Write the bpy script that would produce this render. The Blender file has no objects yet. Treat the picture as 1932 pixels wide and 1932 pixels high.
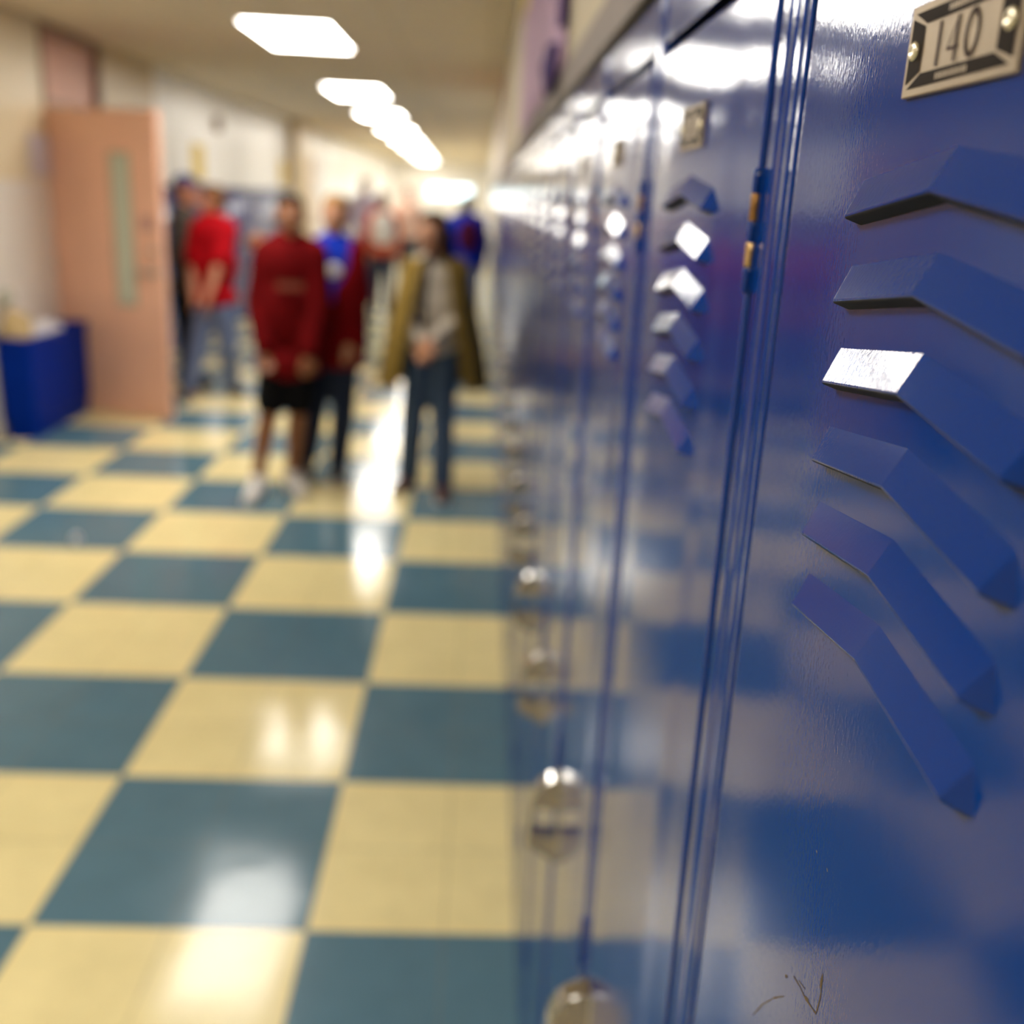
import bpy, bmesh, math, random
from mathutils import Vector, Matrix, noise
PI = math.pi
scene = bpy.context.scene
col = scene.collection
random.seed(7)

# ------------------------------------------------------------------ camera
cd = bpy.data.cameras.new('camera')
cam = bpy.data.objects.new('camera', cd)
col.objects.link(cam)
RT = Vector((0.998625, -0.0248304, 0.0461688)); UP = Vector((-0.036851, 0.2938764, 0.9551328)); FW = Vector((0.0372842, 0.9555209, -0.2925572))
m = Matrix((RT, UP, -FW)).transposed().to_4x4()
m.translation = Vector((0, 0, 1.5811))
cam.matrix_world = m
cd.sensor_width = 36; cd.lens = 35.94
cd.clip_start = 0.02; cd.clip_end = 200
cd.dof.use_dof = True; cd.dof.focus_distance = 0.335; cd.dof.aperture_fstop = 5.6
scene.camera = cam
# ------------------------------------------------------------------ world + exposure
w = bpy.data.worlds.new('world'); scene.world = w; w.use_nodes = True
w.node_tree.nodes['Background'].inputs[0].default_value = (0.75, 0.8, 1, 1)
w.node_tree.nodes['Background'].inputs[1].default_value = 0.4
scene.view_settings.view_transform = 'Standard'
scene.view_settings.look = 'None'
scene.view_settings.gamma = 1
scene.view_settings.exposure = 1.42
LIGHT_STRENGTH = 9.5
scene.cycles.use_denoising = True
scene.cycles.max_bounces = 8
scene.cycles.sample_clamp_indirect = 8
scene.cycles.caustics_reflective = False
scene.cycles.caustics_refractive = False

D = 0.124          # face of the right-hand lockers
XL = -2.96         # left wall
H = 2.56           # ceiling
YN, YF = -5.0, 34.0
P = 0.36           # locker width

# ------------------------------------------------------------------ materials
def nodes(m):
    m.use_nodes = True
    nt = m.node_tree
    return nt, nt.nodes['Principled BSDF']
def mat(name, c, rough=0.5, metal=0.0, coat=0.0, emit=None, es=0, spec=None, var=0.0, vscale=8, bump=0.0, bscale=60, sheen=0.0):
    m = bpy.data.materials.new(name); nt, b = nodes(m)
    b.inputs['Base Color'].default_value = (*c, 1)
    b.inputs['Roughness'].default_value = rough
    b.inputs['Metallic'].default_value = metal
    b.inputs['Coat Weight'].default_value = coat
    b.inputs['Coat Roughness'].default_value = 0.05
    b.inputs['Sheen Weight'].default_value = sheen
    if spec is not None: b.inputs['Specular IOR Level'].default_value = spec
    if emit:
        b.inputs['Emission Color'].default_value = (*emit, 1)
        b.inputs['Emission Strength'].default_value = es
    tc = nt.nodes.new('ShaderNodeTexCoord')
    if var:
        n = nt.nodes.new('ShaderNodeTexNoise'); n.inputs['Scale'].default_value = vscale; n.inputs['Detail'].default_value = 4
        r = nt.nodes.new('ShaderNodeMapRange'); r.inputs['From Min'].default_value = 0.3; r.inputs['From Max'].default_value = 0.7
        r.inputs['To Min'].default_value = 1 - var; r.inputs['To Max'].default_value = 1 + var
        mx = nt.nodes.new('ShaderNodeVectorMath'); mx.operation = 'SCALE'
        mx.inputs[0].default_value = c
        nt.links.new(tc.outputs['Object'], n.inputs['Vector'])
        nt.links.new(n.outputs['Fac'], r.inputs['Value'])
        nt.links.new(r.outputs['Result'], mx.inputs['Scale'])
        nt.links.new(mx.outputs[0], b.inputs['Base Color'])
    if bump:
        n2 = nt.nodes.new('ShaderNodeTexNoise'); n2.inputs['Scale'].default_value = bscale; n2.inputs['Detail'].default_value = 3
        bp = nt.nodes.new('ShaderNodeBump'); bp.inputs['Strength'].default_value = 1; bp.inputs['Distance'].default_value = bump
        nt.links.new(tc.outputs['Object'], n2.inputs['Vector'])
        nt.links.new(n2.outputs['Fac'], bp.inputs['Height']); nt.links.new(bp.outputs[0], b.inputs['Normal'])
    return m

def paint_material():
    """glossy blue enamel: orange peel and slightly wavy sheet steel"""
    m = bpy.data.materials.new('blue_enamel'); nt, b = nodes(m); L = nt.links.new
    b.inputs['Base Color'].default_value = (0.0004, 0.029, 0.19, 1)
    b.inputs['Roughness'].default_value = 0.10
    b.inputs['Specular IOR Level'].default_value = 0.36
    tc = nt.nodes.new('ShaderNodeTexCoord')
    mp = nt.nodes.new('ShaderNodeMapping'); mp.inputs['Scale'].default_value = (1, 1, 0.45)
    n1 = nt.nodes.new('ShaderNodeTexNoise'); n1.inputs['Scale'].default_value = 750; n1.inputs['Detail'].default_value = 2
    b1 = nt.nodes.new('ShaderNodeBump'); b1.inputs['Distance'].default_value = 0.00005
    n2 = nt.nodes.new('ShaderNodeTexNoise'); n2.inputs['Scale'].default_value = 6; n2.inputs['Detail'].default_value = 0
    b2 = nt.nodes.new('ShaderNodeBump'); b2.inputs['Distance'].default_value = 0.0008
    L(tc.outputs['Object'], mp.inputs['Vector']); L(mp.outputs[0], n1.inputs['Vector']); L(tc.outputs['Object'], n2.inputs['Vector'])
    L(n2.outputs['Fac'], b2.inputs['Height']); L(b2.outputs[0], b1.inputs['Normal'])
    L(n1.outputs['Fac'], b1.inputs['Height']); L(b1.outputs[0], b.inputs['Normal'])
    return m

def floor_material():
    m = bpy.data.materials.new('checker_tile'); nt, b = nodes(m); L = nt.links.new; N = nt.nodes.new
    T = 0.6096
    tc = N('ShaderNodeTexCoord'); mp = N('ShaderNodeMapping'); mp.vector_type = 'POINT'
    mp.inputs['Location'].default_value = (0.3387 / T, -1.9159 / T + 1, 0.5)
    mp.inputs['Scale'].default_value = (1 / T, 1 / T, 0)
    ck = N('ShaderNodeTexChecker'); ck.inputs['Scale'].default_value = 1
    ck.inputs['Color1'].default_value = (0.78, 0.66, 0.335, 1); ck.inputs['Color2'].default_value = (0.090, 0.175, 0.225, 1)
    L(tc.outputs['Object'], mp.inputs['Vector']); L(mp.outputs[0], ck.inputs['Vector'])
    n = N('ShaderNodeTexNoise'); n.inputs['Scale'].default_value = 6; n.inputs['Detail'].default_value = 6; n.inputs['Roughness'].default_value = 0.7
    L(tc.outputs['Object'], n.inputs['Vector'])
    mr = N('ShaderNodeMapRange'); mr.inputs['From Min'].default_value = 0.3; mr.inputs['From Max'].default_value = 0.7
    mr.inputs['To Min'].default_value = 0.93; mr.inputs['To Max'].default_value = 1.07
    L(n.outputs['Fac'], mr.inputs['Value'])
    mx = N('ShaderNodeVectorMath'); mx.operation = 'SCALE'; L(ck.outputs['Color'], mx.inputs[0]); L(mr.outputs[0], mx.inputs['Scale'])
    # thin joint lines every 0.3048 m
    b.inputs['Specular IOR Level'].default_value = 0.20
    br = N('ShaderNodeTexBrick'); br.offset = 0; br.squash = 1
    br.inputs['Scale'].default_value = 1; br.inputs['Brick Width'].default_value = 0.5; br.inputs['Row Height'].default_value = 0.5
    br.inputs['Mortar Size'].default_value = 0.002; br.inputs['Mortar Smooth'].default_value = 0.5
    L(mp.outputs[0], br.inputs['Vector'])
    mm = N('ShaderNodeMix'); mm.data_type = 'RGBA'
    L(br.outputs['Fac'], mm.inputs[0]); L(mx.outputs[0], mm.inputs[6]); mm.inputs[7].default_value = (0.19, 0.17, 0.12, 1)
    L(mm.outputs[2], b.inputs['Base Color'])
    # waxed, a little uneven
    n3 = N('ShaderNodeTexNoise'); n3.inputs['Scale'].default_value = 3; L(tc.outputs['Object'], n3.inputs['Vector'])
    r3 = N('ShaderNodeMapRange'); r3.inputs['To Min'].default_value = 0.07; r3.inputs['To Max'].default_value = 0.19
    L(n3.outputs['Fac'], r3.inputs['Value']); L(r3.outputs[0], b.inputs['Roughness'])
    n4 = N('ShaderNodeTexNoise'); n4.inputs['Scale'].default_value = 5; L(tc.outputs['Object'], n4.inputs['Vector'])
    bp = N('ShaderNodeBump'); bp.inputs['Distance'].default_value = 0.0012; L(n4.outputs['Fac'], bp.inputs['Height']); L(bp.outputs[0], b.inputs['Normal'])
    return m

def two_tone_wall():
    """enamelled block wall: grey dado below, cream above"""
    m = bpy.data.materials.new('two_tone_wall'); nt, b = nodes(m); L = nt.links.new; N = nt.nodes.new
    b.inputs['Roughness'].default_value = 0.35
    tc = N('ShaderNodeTexCoord'); sp = N('ShaderNodeSeparateXYZ'); gt = N('ShaderNodeMath'); gt.operation = 'GREATER_THAN'; gt.inputs[1].default_value = 1.55
    mm = N('ShaderNodeMix'); mm.data_type = 'RGBA'
    mm.inputs[6].default_value = (0.74, 0.69, 0.635, 1); mm.inputs[7].default_value = (0.72, 0.61, 0.42, 1)
    L(tc.outputs['Object'], sp.inputs[0]); L(sp.outputs[2], gt.inputs[0]); L(gt.outputs[0], mm.inputs[0]); L(mm.outputs[2], b.inputs['Base Color'])
    mp = N('ShaderNodeMapping'); mp.inputs['Rotation'].default_value = (PI / 2, 0, PI / 2)
    cb = N('ShaderNodeCombineXYZ'); L(sp.outputs[1], cb.inputs[0]); L(sp.outputs[2], cb.inputs[1])
    br = N('ShaderNodeTexBrick'); br.inputs['Scale'].default_value = 1; br.inputs['Brick Width'].default_value = 0.4; br.inputs['Row Height'].default_value = 0.2; br.inputs['Mortar Size'].default_value = 0.006
    L(cb.outputs[0], br.inputs['Vector'])
    bp = N('ShaderNodeBump'); bp.invert = True; bp.inputs['Distance'].default_value = 0.002; L(br.outputs['Fac'], bp.inputs['Height']); L(bp.outputs[0], b.inputs['Normal'])
    return m

def ceiling_material():
    m = bpy.data.materials.new('ceiling_tile'); nt, b = nodes(m); L = nt.links.new; N = nt.nodes.new
    b.inputs['Roughness'].default_value = 0.9
    tc = N('ShaderNodeTexCoord')
    br = N('ShaderNodeTexBrick'); br.offset = 0; br.inputs['Scale'].default_value = 1; br.inputs['Brick Width'].default_value = 0.61; br.inputs['Row Height'].default_value = 1.22; br.inputs['Mortar Size'].default_value = 0.012
    br.inputs['Color1'].default_value = (0.86, 0.74, 0.575, 1); br.inputs['Color2'].default_value = (0.83, 0.715, 0.55, 1); br.inputs['Mortar'].default_value = (0.74, 0.63, 0.48, 1)
    L(tc.outputs['Object'], br.inputs['Vector']); L(br.outputs['Color'], b.inputs['Base Color'])
    n = N('ShaderNodeTexNoise'); n.inputs['Scale'].default_value = 150; L(tc.outputs['Object'], n.inputs['Vector'])
    bp = N('ShaderNodeBump'); bp.inputs['Distance'].default_value = 0.002; L(n.outputs['Fac'], bp.inputs['Height']); L(bp.outputs[0], b.inputs['Normal'])
    return m

M = {}
M['paint'] = paint_material()
M['floor'] = floor_material()
M['wall'] = two_tone_wall()
M['ceiling'] = ceiling_material()
M['cream'] = mat('cream_enamel', (0.42, 0.36, 0.26), 0.7, spec=0.15, var=0.04)
M['cream_dark'] = mat('ochre_cream_enamel', (0.58, 0.43, 0.22), 0.35, var=0.04)
M['white_wall'] = mat('white_enamel_wall', (0.84, 0.80, 0.74), 0.32, var=0.02, vscale=2)
M['grey_trim'] = mat('grey_trim', (0.22, 0.19, 0.18), 0.75, var=0.04, spec=0.1)
M['black'] = mat('opening_shade_black', (0.004, 0.004, 0.006), 0.8)  # near-black colour puts the shade into louver slots and locker gaps
M['salmon'] = mat('salmon_panel', (0.62, 0.33, 0.24), 0.45, var=0.05)
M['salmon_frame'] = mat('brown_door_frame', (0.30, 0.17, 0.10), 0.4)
M['pink_door'] = mat('pink_tan_door', (0.80, 0.45, 0.31), 0.38, var=0.05, vscale=3)
M['glass'] = mat('wired_glass', (0.55, 0.60, 0.48), 0.15, var=0.08, vscale=20)
M['steel'] = mat('dull_steel', (0.45, 0.42, 0.38), 0.35, metal=0.9)
M['chrome'] = mat('chrome', (0.50, 0.48, 0.45), 0.12, metal=1.0)
M['rust'] = mat('worn_brass', (0.32, 0.16, 0.05), 0.32, metal=0.75, var=0.35, vscale=160)
M['brass'] = mat('bare_brass', (0.62, 0.42, 0.20), 0.22, metal=0.9, var=0.2, vscale=160)
M['plate'] = mat('plate_metal', (0.33, 0.255, 0.17), 0.42, metal=0.35, var=0.08, vscale=90)
M['plate_dark'] = mat('plate_dark_enamel', (0.012, 0.007, 0.004), 0.6, spec=0.08)
M['plate_ink'] = mat('plate_digits', (0.06, 0.04, 0.035), 0.6, spec=0.1)
M['rivet'] = mat('rivet_metal', (0.78, 0.70, 0.52), 0.25, metal=0.8)
M['scratch'] = mat('bare_scratch', (0.10, 0.06, 0.02), 0.5, metal=0.3)
M['lamp'] = mat('lamp_diffuser', (0.9, 0.9, 0.9), 0.5, emit=(1.0, 0.955, 0.87), es=LIGHT_STRENGTH)
M['lamp_frame'] = mat('lamp_frame', (0.7, 0.68, 0.62), 0.4)
M['window'] = mat('daylit_pane', (0.5, 0.6, 0.6), 0.1, emit=(0.66, 0.92, 1.0), es=1.4)
M['bin'] = mat('blue_plastic', (0.0003, 0.020, 0.24), 0.5, var=0.05, spec=0.05)
M['card'] = mat('tan_cardboard', (0.52, 0.38, 0.19), 0.8, var=0.1, vscale=14)
M['paper'] = mat('white_paper', (0.72, 0.70, 0.74), 0.7, var=0.05)
M['purple'] = mat('lilac_banner', (0.42, 0.27, 0.42), 0.8, var=0.06)
M['dkpurple'] = mat('deep_purple', (0.035, 0.008, 0.11), 0.7)
M['yellow'] = mat('yellow_paper', (0.72, 0.52, 0.12), 0.7)
M['orange'] = mat('salmon_upper_wall', (0.60, 0.30, 0.18), 0.5)
M['base'] = mat('cove_base', (0.10, 0.085, 0.07), 0.5)

# ------------------------------------------------------------------ mesh helpers
class MB:
    def __init__(s): s.v = []; s.f = []; s.mi = []
    def face(s, pts, mi=0):
        b = len(s.v); s.v += [tuple(p) for p in pts]; s.f.append(tuple(range(b, b + len(pts)))); s.mi.append(mi)
    def box(s, a, b, mi=0):
        x0, y0, z0 = a; x1, y1, z1 = b; k = len(s.v)
        s.v += [(x0, y0, z0), (x1, y0, z0), (x1, y1, z0), (x0, y1, z0), (x0, y0, z1), (x1, y0, z1), (x1, y1, z1), (x0, y1, z1)]
        for f in ((0, 3, 2, 1), (4, 5, 6, 7), (0, 1, 5, 4), (1, 2, 6, 5), (2, 3, 7, 6), (3, 0, 4, 7)):
            s.f.append(tuple(k + i for i in f)); s.mi.append(mi)
    def prism(s, poly, z0, z1, axis=2, mi=0):
        """poly in the two other axes, extruded along axis"""
        def pt(p, t):
            q = list(p); q.insert(axis, t); return tuple(q)
        k = len(s.v); n = len(poly)
        s.v += [pt(p, z0) for p in poly] + [pt(p, z1) for p in poly]
        s.f.append(tuple(k + i for i in range(n))[::-1]); s.mi.append(mi)
        s.f.append(tuple(k + n + i for i in range(n))); s.mi.append(mi)
        for i in range(n):
            j = (i + 1) % n; s.f.append((k + i, k + j, k + n + j, k + n + i)); s.mi.append(mi)
    def tube(s, pts, r, seg=10, mi=0, closed=False):
        pts = [Vector(p) for p in pts]; rr = r if isinstance(r, (list, tuple)) else [r] * len(pts)
        k = len(s.v); n = len(pts); last = None
        for i, p in enumerate(pts):
            d = (pts[(i + 1) % n] - pts[i - 1]) if closed else (pts[min(i + 1, n - 1)] - pts[max(i - 1, 0)])
            d.normalize()
            a = (last - d * last.dot(d)) if last else d.orthogonal()
            a.normalize(); last = a; b = d.cross(a)
            for j in range(seg):
                t = 2 * PI * j / seg; s.v.append(tuple(p + (a * math.cos(t) + b * math.sin(t)) * rr[i]))
        for i in range(n if closed else n - 1):
            for j in range(seg):
                i2 = (i + 1) % n; j2 = (j + 1) % seg
                s.f.append((k + i * seg + j, k + i * seg + j2, k + i2 * seg + j2, k + i2 * seg + j)); s.mi.append(mi)
        if not closed:
            s.f.append(tuple(k + j for j in range(seg))[::-1]); s.mi.append(mi)
            s.f.append(tuple(k + (n - 1) * seg + j for j in range(seg))); s.mi.append(mi)
    def ell(s, c, r, yaw=0, seg=16, rings=10, mi=0, pitch=0):
        k = len(s.v); R_ = Matrix.Rotation(yaw, 3, 'Z') @ Matrix.Rotation(pitch, 3, 'X'); c = Vector(c)
        for i in range(1, rings):
            t = PI * i / rings
            for j in range(seg):
                p = 2 * PI * j / seg
                s.v.append(tuple(c + R_ @ Vector((r[0] * math.sin(t) * math.cos(p), r[1] * math.sin(t) * math.sin(p), r[2] * math.cos(t)))))
        a = len(s.v); s.v.append(tuple(c + R_ @ Vector((0, 0, r[2])))); s.v.append(tuple(c + R_ @ Vector((0, 0, -r[2]))))
        for i in range(rings - 2):
            for j in range(seg):
                j2 = (j + 1) % seg; s.f.append((k + i * seg + j, k + (i + 1) * seg + j, k + (i + 1) * seg + j2, k + i * seg + j2)); s.mi.append(mi)
        for j in range(seg):
            j2 = (j + 1) % seg
            s.f.append((a, k + j, k + j2)); s.mi.append(mi)
            s.f.append((a + 1, k + (rings - 2) * seg + j2, k + (rings - 2) * seg + j)); s.mi.append(mi)
    def cap(s, p1, r1, p2, r2, seg=14):
        """tapered capsule"""
        p1 = Vector(p1); p2 = Vector(p2); d = (p2 - p1); L = d.length
        if L < 1e-6: return s.ell(p1, (r1,) * 3)
        d.normalize(); pts = []; rr = []
        for i in range(5):
            t = PI / 2 * (1 - i / 4); pts.append(p1 - d * r1 * math.sin(t)); rr.append(max(r1 * math.cos(t), 1e-4))
        for i in range(1, 5):
            t = PI / 2 * (i / 4); 
            if i == 1: pts.append(p2.copy()); rr.append(r2)
            pts.append(p2 + d * r2 * math.sin(t)); rr.append(max(r2 * math.cos(t), 1e-4))
        s.tube_straight(pts, rr, d, seg)
    def tube_straight(s, pts, rr, d, seg):
        k = len(s.v); a = d.orthogonal().normalized(); b = d.cross(a)
        for p, r in zip(pts, rr):
            for j in range(seg):
                t = 2 * PI * j / seg; s.v.append(tuple(p + (a * math.cos(t) + b * math.sin(t)) * r))
        n = len(pts)
        for i in range(n - 1):
            for j in range(seg):
                j2 = (j + 1) % seg; s.f.append((k + i * seg + j, k + i * seg + j2, k + (i + 1) * seg + j2, k + (i + 1) * seg + j)); s.mi.append(0)
        s.f.append(tuple(k + j for j in range(seg))[::-1]); s.mi.append(0)
        s.f.append(tuple(k + (n - 1) * seg + j for j in range(seg))); s.mi.append(0)
    def mesh(s, name, mats, smooth=False, clean=True):
        me = bpy.data.meshes.new(name); me.from_pydata(s.v, [], s.f)
        for m_ in (mats if isinstance(mats, (list, tuple)) else [mats]): me.materials.append(m_)
        for p, i in zip(me.polygons, s.mi): p.material_index = i; p.use_smooth = smooth
        if clean:
            bm = bmesh.new(); bm.from_mesh(me); bmesh.ops.remove_doubles(bm, verts=bm.verts, dist=1e-6)
            bmesh.ops.recalc_face_normals(bm, faces=bm.faces); bm.to_mesh(me); bm.free()
        me.update(); return me
    def obj(s, name, mats, parent=None, smooth=False, loc=None, bevel=0, seg=2, clean=True, flat=False):
        o = bpy.data.objects.new(name, s.mesh(name, mats, smooth, clean)); col.objects.link(o)
        if parent: o.parent = parent
        if loc: o.location = loc
        if bevel:
            b = o.modifiers.new('bevel', 'BEVEL'); b.width = bevel; b.segments = seg; b.limit_method = 'ANGLE'; b.angle_limit = math.radians(35)
            if not flat:
                for p in o.data.polygons: p.use_smooth = True
                b.harden_normals = True
        return o

def tag(o, label, cat, group=None, kind=None):
    if label: o['label'] = label
    if cat: o['category'] = cat
    if group: o['group'] = group
    if kind: o['kind'] = kind
    return o
def empty(name, loc, label, cat, group=None, rz=0):
    o = bpy.data.objects.new(name, None); col.objects.link(o); o.location = loc; o.rotation_euler = (0, 0, rz); o.empty_display_size = 0.1
    return tag(o, label, cat, group)
def copy_tree(o, parent=None):
    c = o.copy(); col.objects.link(c)
    if parent: c.parent = parent
    for ch in list(o.children): copy_tree(ch, c)
    return c
def struct(name, mb, mats, label=None, cat=None, **k):
    o = mb.obj(name, mats, **k); o['kind'] = 'structure'
    o['label'] = label; o['category'] = cat
    return o

# ------------------------------------------------------------------ room shell
b = MB(); b.box((XL - 1.6, YN - 0.1, -0.1), (1.2, YF + 1, 0)); struct('floor', b, M['floor'], 'waxed floor of pale yellow and slate blue checkered tiles', 'floor')
b = MB(); b.box((XL - 1.6, YN - 0.1, H), (1.2, YF + 1, H + 0.1)); struct('ceiling', b, M['ceiling'], 'low taupe ceiling of lay-in tiles over the corridor', 'ceiling')

DY0, DY1, DZ = 7.42, 8.42, 2.03     # doorway on the left wall
b = MB(); b.box((XL - 0.2, YN, 0), (XL, DY0, H)); struct('wall_left', b, M['wall'], 'left corridor wall, grey below and cream above, nearest stretch', 'wall')
b = MB(); b.box((XL - 0.2, DY1, 0), (XL + 0.0, 9.80, H)); struct('wall_left', b, M['cream_dark'], 'ochre cream stretch of left wall just past the open pink door', 'wall')
b = MB(); b.box((XL - 0.6, 9.80, 1.56), (XL, 16.28, H)); b.box((XL - 0.6, 9.80, 0), (XL - 0.32, 16.28, 1.56)); struct('wall_left', b, M['white_wall'], 'white glossy wall above the blue lockers on the left side', 'wall')
b = MB(); b.box((XL - 0.2, 16.28, 0), (XL + 0.12, 17.55, H)); struct('wall_left', b, M['cream_dark'], 'narrow ochre pilaster far down the left wall', 'wall')
b = MB(); b.box((XL - 0.2, 17.55, 2.1), (XL, 18.6, H)); b.box((XL - 0.2, 18.6, 0), (XL, YF, H)); struct('wall_left', b, M['white_wall'], 'farthest white stretch of the left wall beyond the pilaster', 'wall')
# doorway recess, transom, frame
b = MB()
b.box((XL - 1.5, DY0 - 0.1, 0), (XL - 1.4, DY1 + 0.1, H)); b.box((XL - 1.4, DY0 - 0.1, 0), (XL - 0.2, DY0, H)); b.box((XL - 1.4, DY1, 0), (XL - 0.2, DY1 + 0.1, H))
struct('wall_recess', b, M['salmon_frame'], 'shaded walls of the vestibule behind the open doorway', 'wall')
b = MB(); b.box((XL - 0.14, DY0, DZ + 0.05), (XL - 0.03, DY1, H)); struct('trim_1', b, M['salmon'], 'salmon transom panel above the doorway on the left', 'panel')
b = MB(); b.box((XL - 0.12, DY0 - 0.05, 0), (XL + 0.015, DY0, H - 0.01)); b.box((XL - 0.12, DY1, 0), (XL + 0.015, DY1 + 0.05, H - 0.01)); b.box((XL - 0.12, DY0, DZ), (XL + 0.01, DY1, DZ + 0.05)); b.box((XL - 0.12, DY0, H - 0.07), (XL + 0.012, DY1, H - 0.005))  # last bar: brown strip in place of the shadow line above the transom
struct('trim_2', b, M['salmon_frame'], 'brown frame around the left doorway and its transom, top bar in place of a shadow line', 'door frame', bevel=0.004)
# far pink door on the left
b = MB(); b.box((XL - 0.06, 17.6, 0), (XL - 0.02, 18.55, 2.1)); d2 = struct('door_2', b, M['pink_door'], 'closed pink door far down the left wall', 'door')
b = MB(); b.box((XL - 0.02, 18.40, 1.0), (XL + 0.03, 18.48, 1.03)); b.obj('handle', M['steel'], d2)
b = MB(); b.box((XL - 0.02, 18.1, 1.0), (XL - 0.012, 18.22, 1.8)); b.obj('window_pane', M['glass'], d2)

# right wall
NL = 61; LY0 = 0.096; LY1 = LY0 + NL * P
b = MB(); b.box((D + 0.001, YN, 1.791), (0.47, 8.7, H)); b.box((D + 0.001, YN, 0), (0.47, LY0, 1.791))
struct('wall_right', b, M['cream'], 'cream wall above the near blue lockers on the right', 'wall')
b = MB(); b.box((D + 0.001, 8.7, 1.791), (0.47, 10.6, H)); struct('wall_right', b, M['orange'], 'salmon painted stretch of wall above the right-hand lockers', 'wall')
b = MB(); b.box((D + 0.001, 10.6, 1.791), (0.47, YF, H)); b.box((D + 0.001, LY1, 0), (0.47, YF, 1.791)); struct('wall_right', b, M['white_wall'], 'far pale stretch of the right wall past the salmon part', 'wall')
b = MB(); b.box((0.44, LY0, 0), (0.47, LY1, 1.791)); struct('wall_right', b, M['cream'], 'hidden wall behind the right-hand locker row', 'wall')
b = MB(); b.box((D - 0.003, LY0, 1.741), (0.44, LY1, 1.791)); struct('trim_3', b, M['grey_trim'], 'grey filler strip running along the top of the right-hand lockers', 'trim', bevel=0.002)
b = MB(); b.box((XL, LY0 - 5.1, 0), (XL + 0.008, 6.2, 0.1)); struct('baseboard_left', b, M['base'], 'dark cove base along the near left wall', 'baseboard')

# end walls
b = MB(); b.box((XL - 0.2, YN - 0.1, 0), (0.47, YN, H)); struct('wall_back', b, M['cream'], 'cream end wall behind the viewer', 'wall')
b = MB(); wx0, wx1, wz0, wz1 = -1.85, -0.40, 1.47, 1.93
b.box((XL, YF, 0), (wx0, YF + 0.1, H)); b.box((wx1, YF, 0), (0.12, YF + 0.1, H)); b.box((wx0, YF, 0), (wx1, YF + 0.1, wz0)); b.box((wx0, YF, wz1), (wx1, YF + 0.1, H))
struct('wall_front', b, M['white_wall'], 'far end wall of the corridor around the bright window', 'wall')
b = MB(); b.box((wx0, YF + 0.05, wz0), (wx1, YF + 0.06, wz1)); wn = struct('window_1', b, M['window'], 'bright bluish window at the far end of the corridor', 'window')
b = MB()
for x in (wx0, (wx0 + wx1) / 2 - 0.02, wx1 - 0.04): b.box((x, YF - 0.01, wz0), (x + 0.04, YF + 0.05, wz1))
b.box((wx0, YF - 0.01, wz0), (wx1, YF + 0.05, wz0 + 0.04)); b.box((wx0, YF - 0.01, wz1 - 0.04), (wx1, YF + 0.05, wz1)); b.obj('window_frame', M['steel'], wn)

# ------------------------------------------------------------------ ceiling lights
def ceiling_light(y, label):
    x = -1.28 - 0.02 * max(0, y - 7.5)
    t = empty('ceiling_light', (x, y, H), label, 'ceiling light', 'recessed ceiling lights along the corridor')
    b = MB(); w_, l_ = 0.275, 0.60
    for (x0, y0, x1, y1) in ((-w_ - 0.02, -l_ - 0.02, w_ + 0.02, -l_), (-w_ - 0.02, l_, w_ + 0.02, l_ + 0.02), (-w_ - 0.02, -l_, -w_, l_), (w_, -l_, w_ + 0.02, l_)):
        b.box((x0, y0, -0.012), (x1, y1, 0))
    b.obj('frame', M['lamp_frame'], t, bevel=0.003)
    b = MB(); b.box((-w_, -l_, -0.006), (w_, l_, -0.001)); b.obj('diffuser', M['lamp'], t)
LY = [(-2.6, 'recessed ceiling light behind the viewer'), (0.9, 'recessed ceiling light straight above the viewer'), (4.95, 'recessed ceiling light just above the top of the picture, mirrored in the near blue tile'),
      (7.5, 'largest rectangular ceiling light, nearest one in view'), (11.4, 'second ceiling light from the viewer'), (14.5, 'third ceiling light, overlapping the second one'), (17.8, 'fourth ceiling light from the viewer')]
for y, l in LY: ceiling_light(y, l)
for i in range(5): ceiling_light(20.8 + 2.9 * i, 'distant ceiling light merging into the glowing row near the far window')

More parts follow.
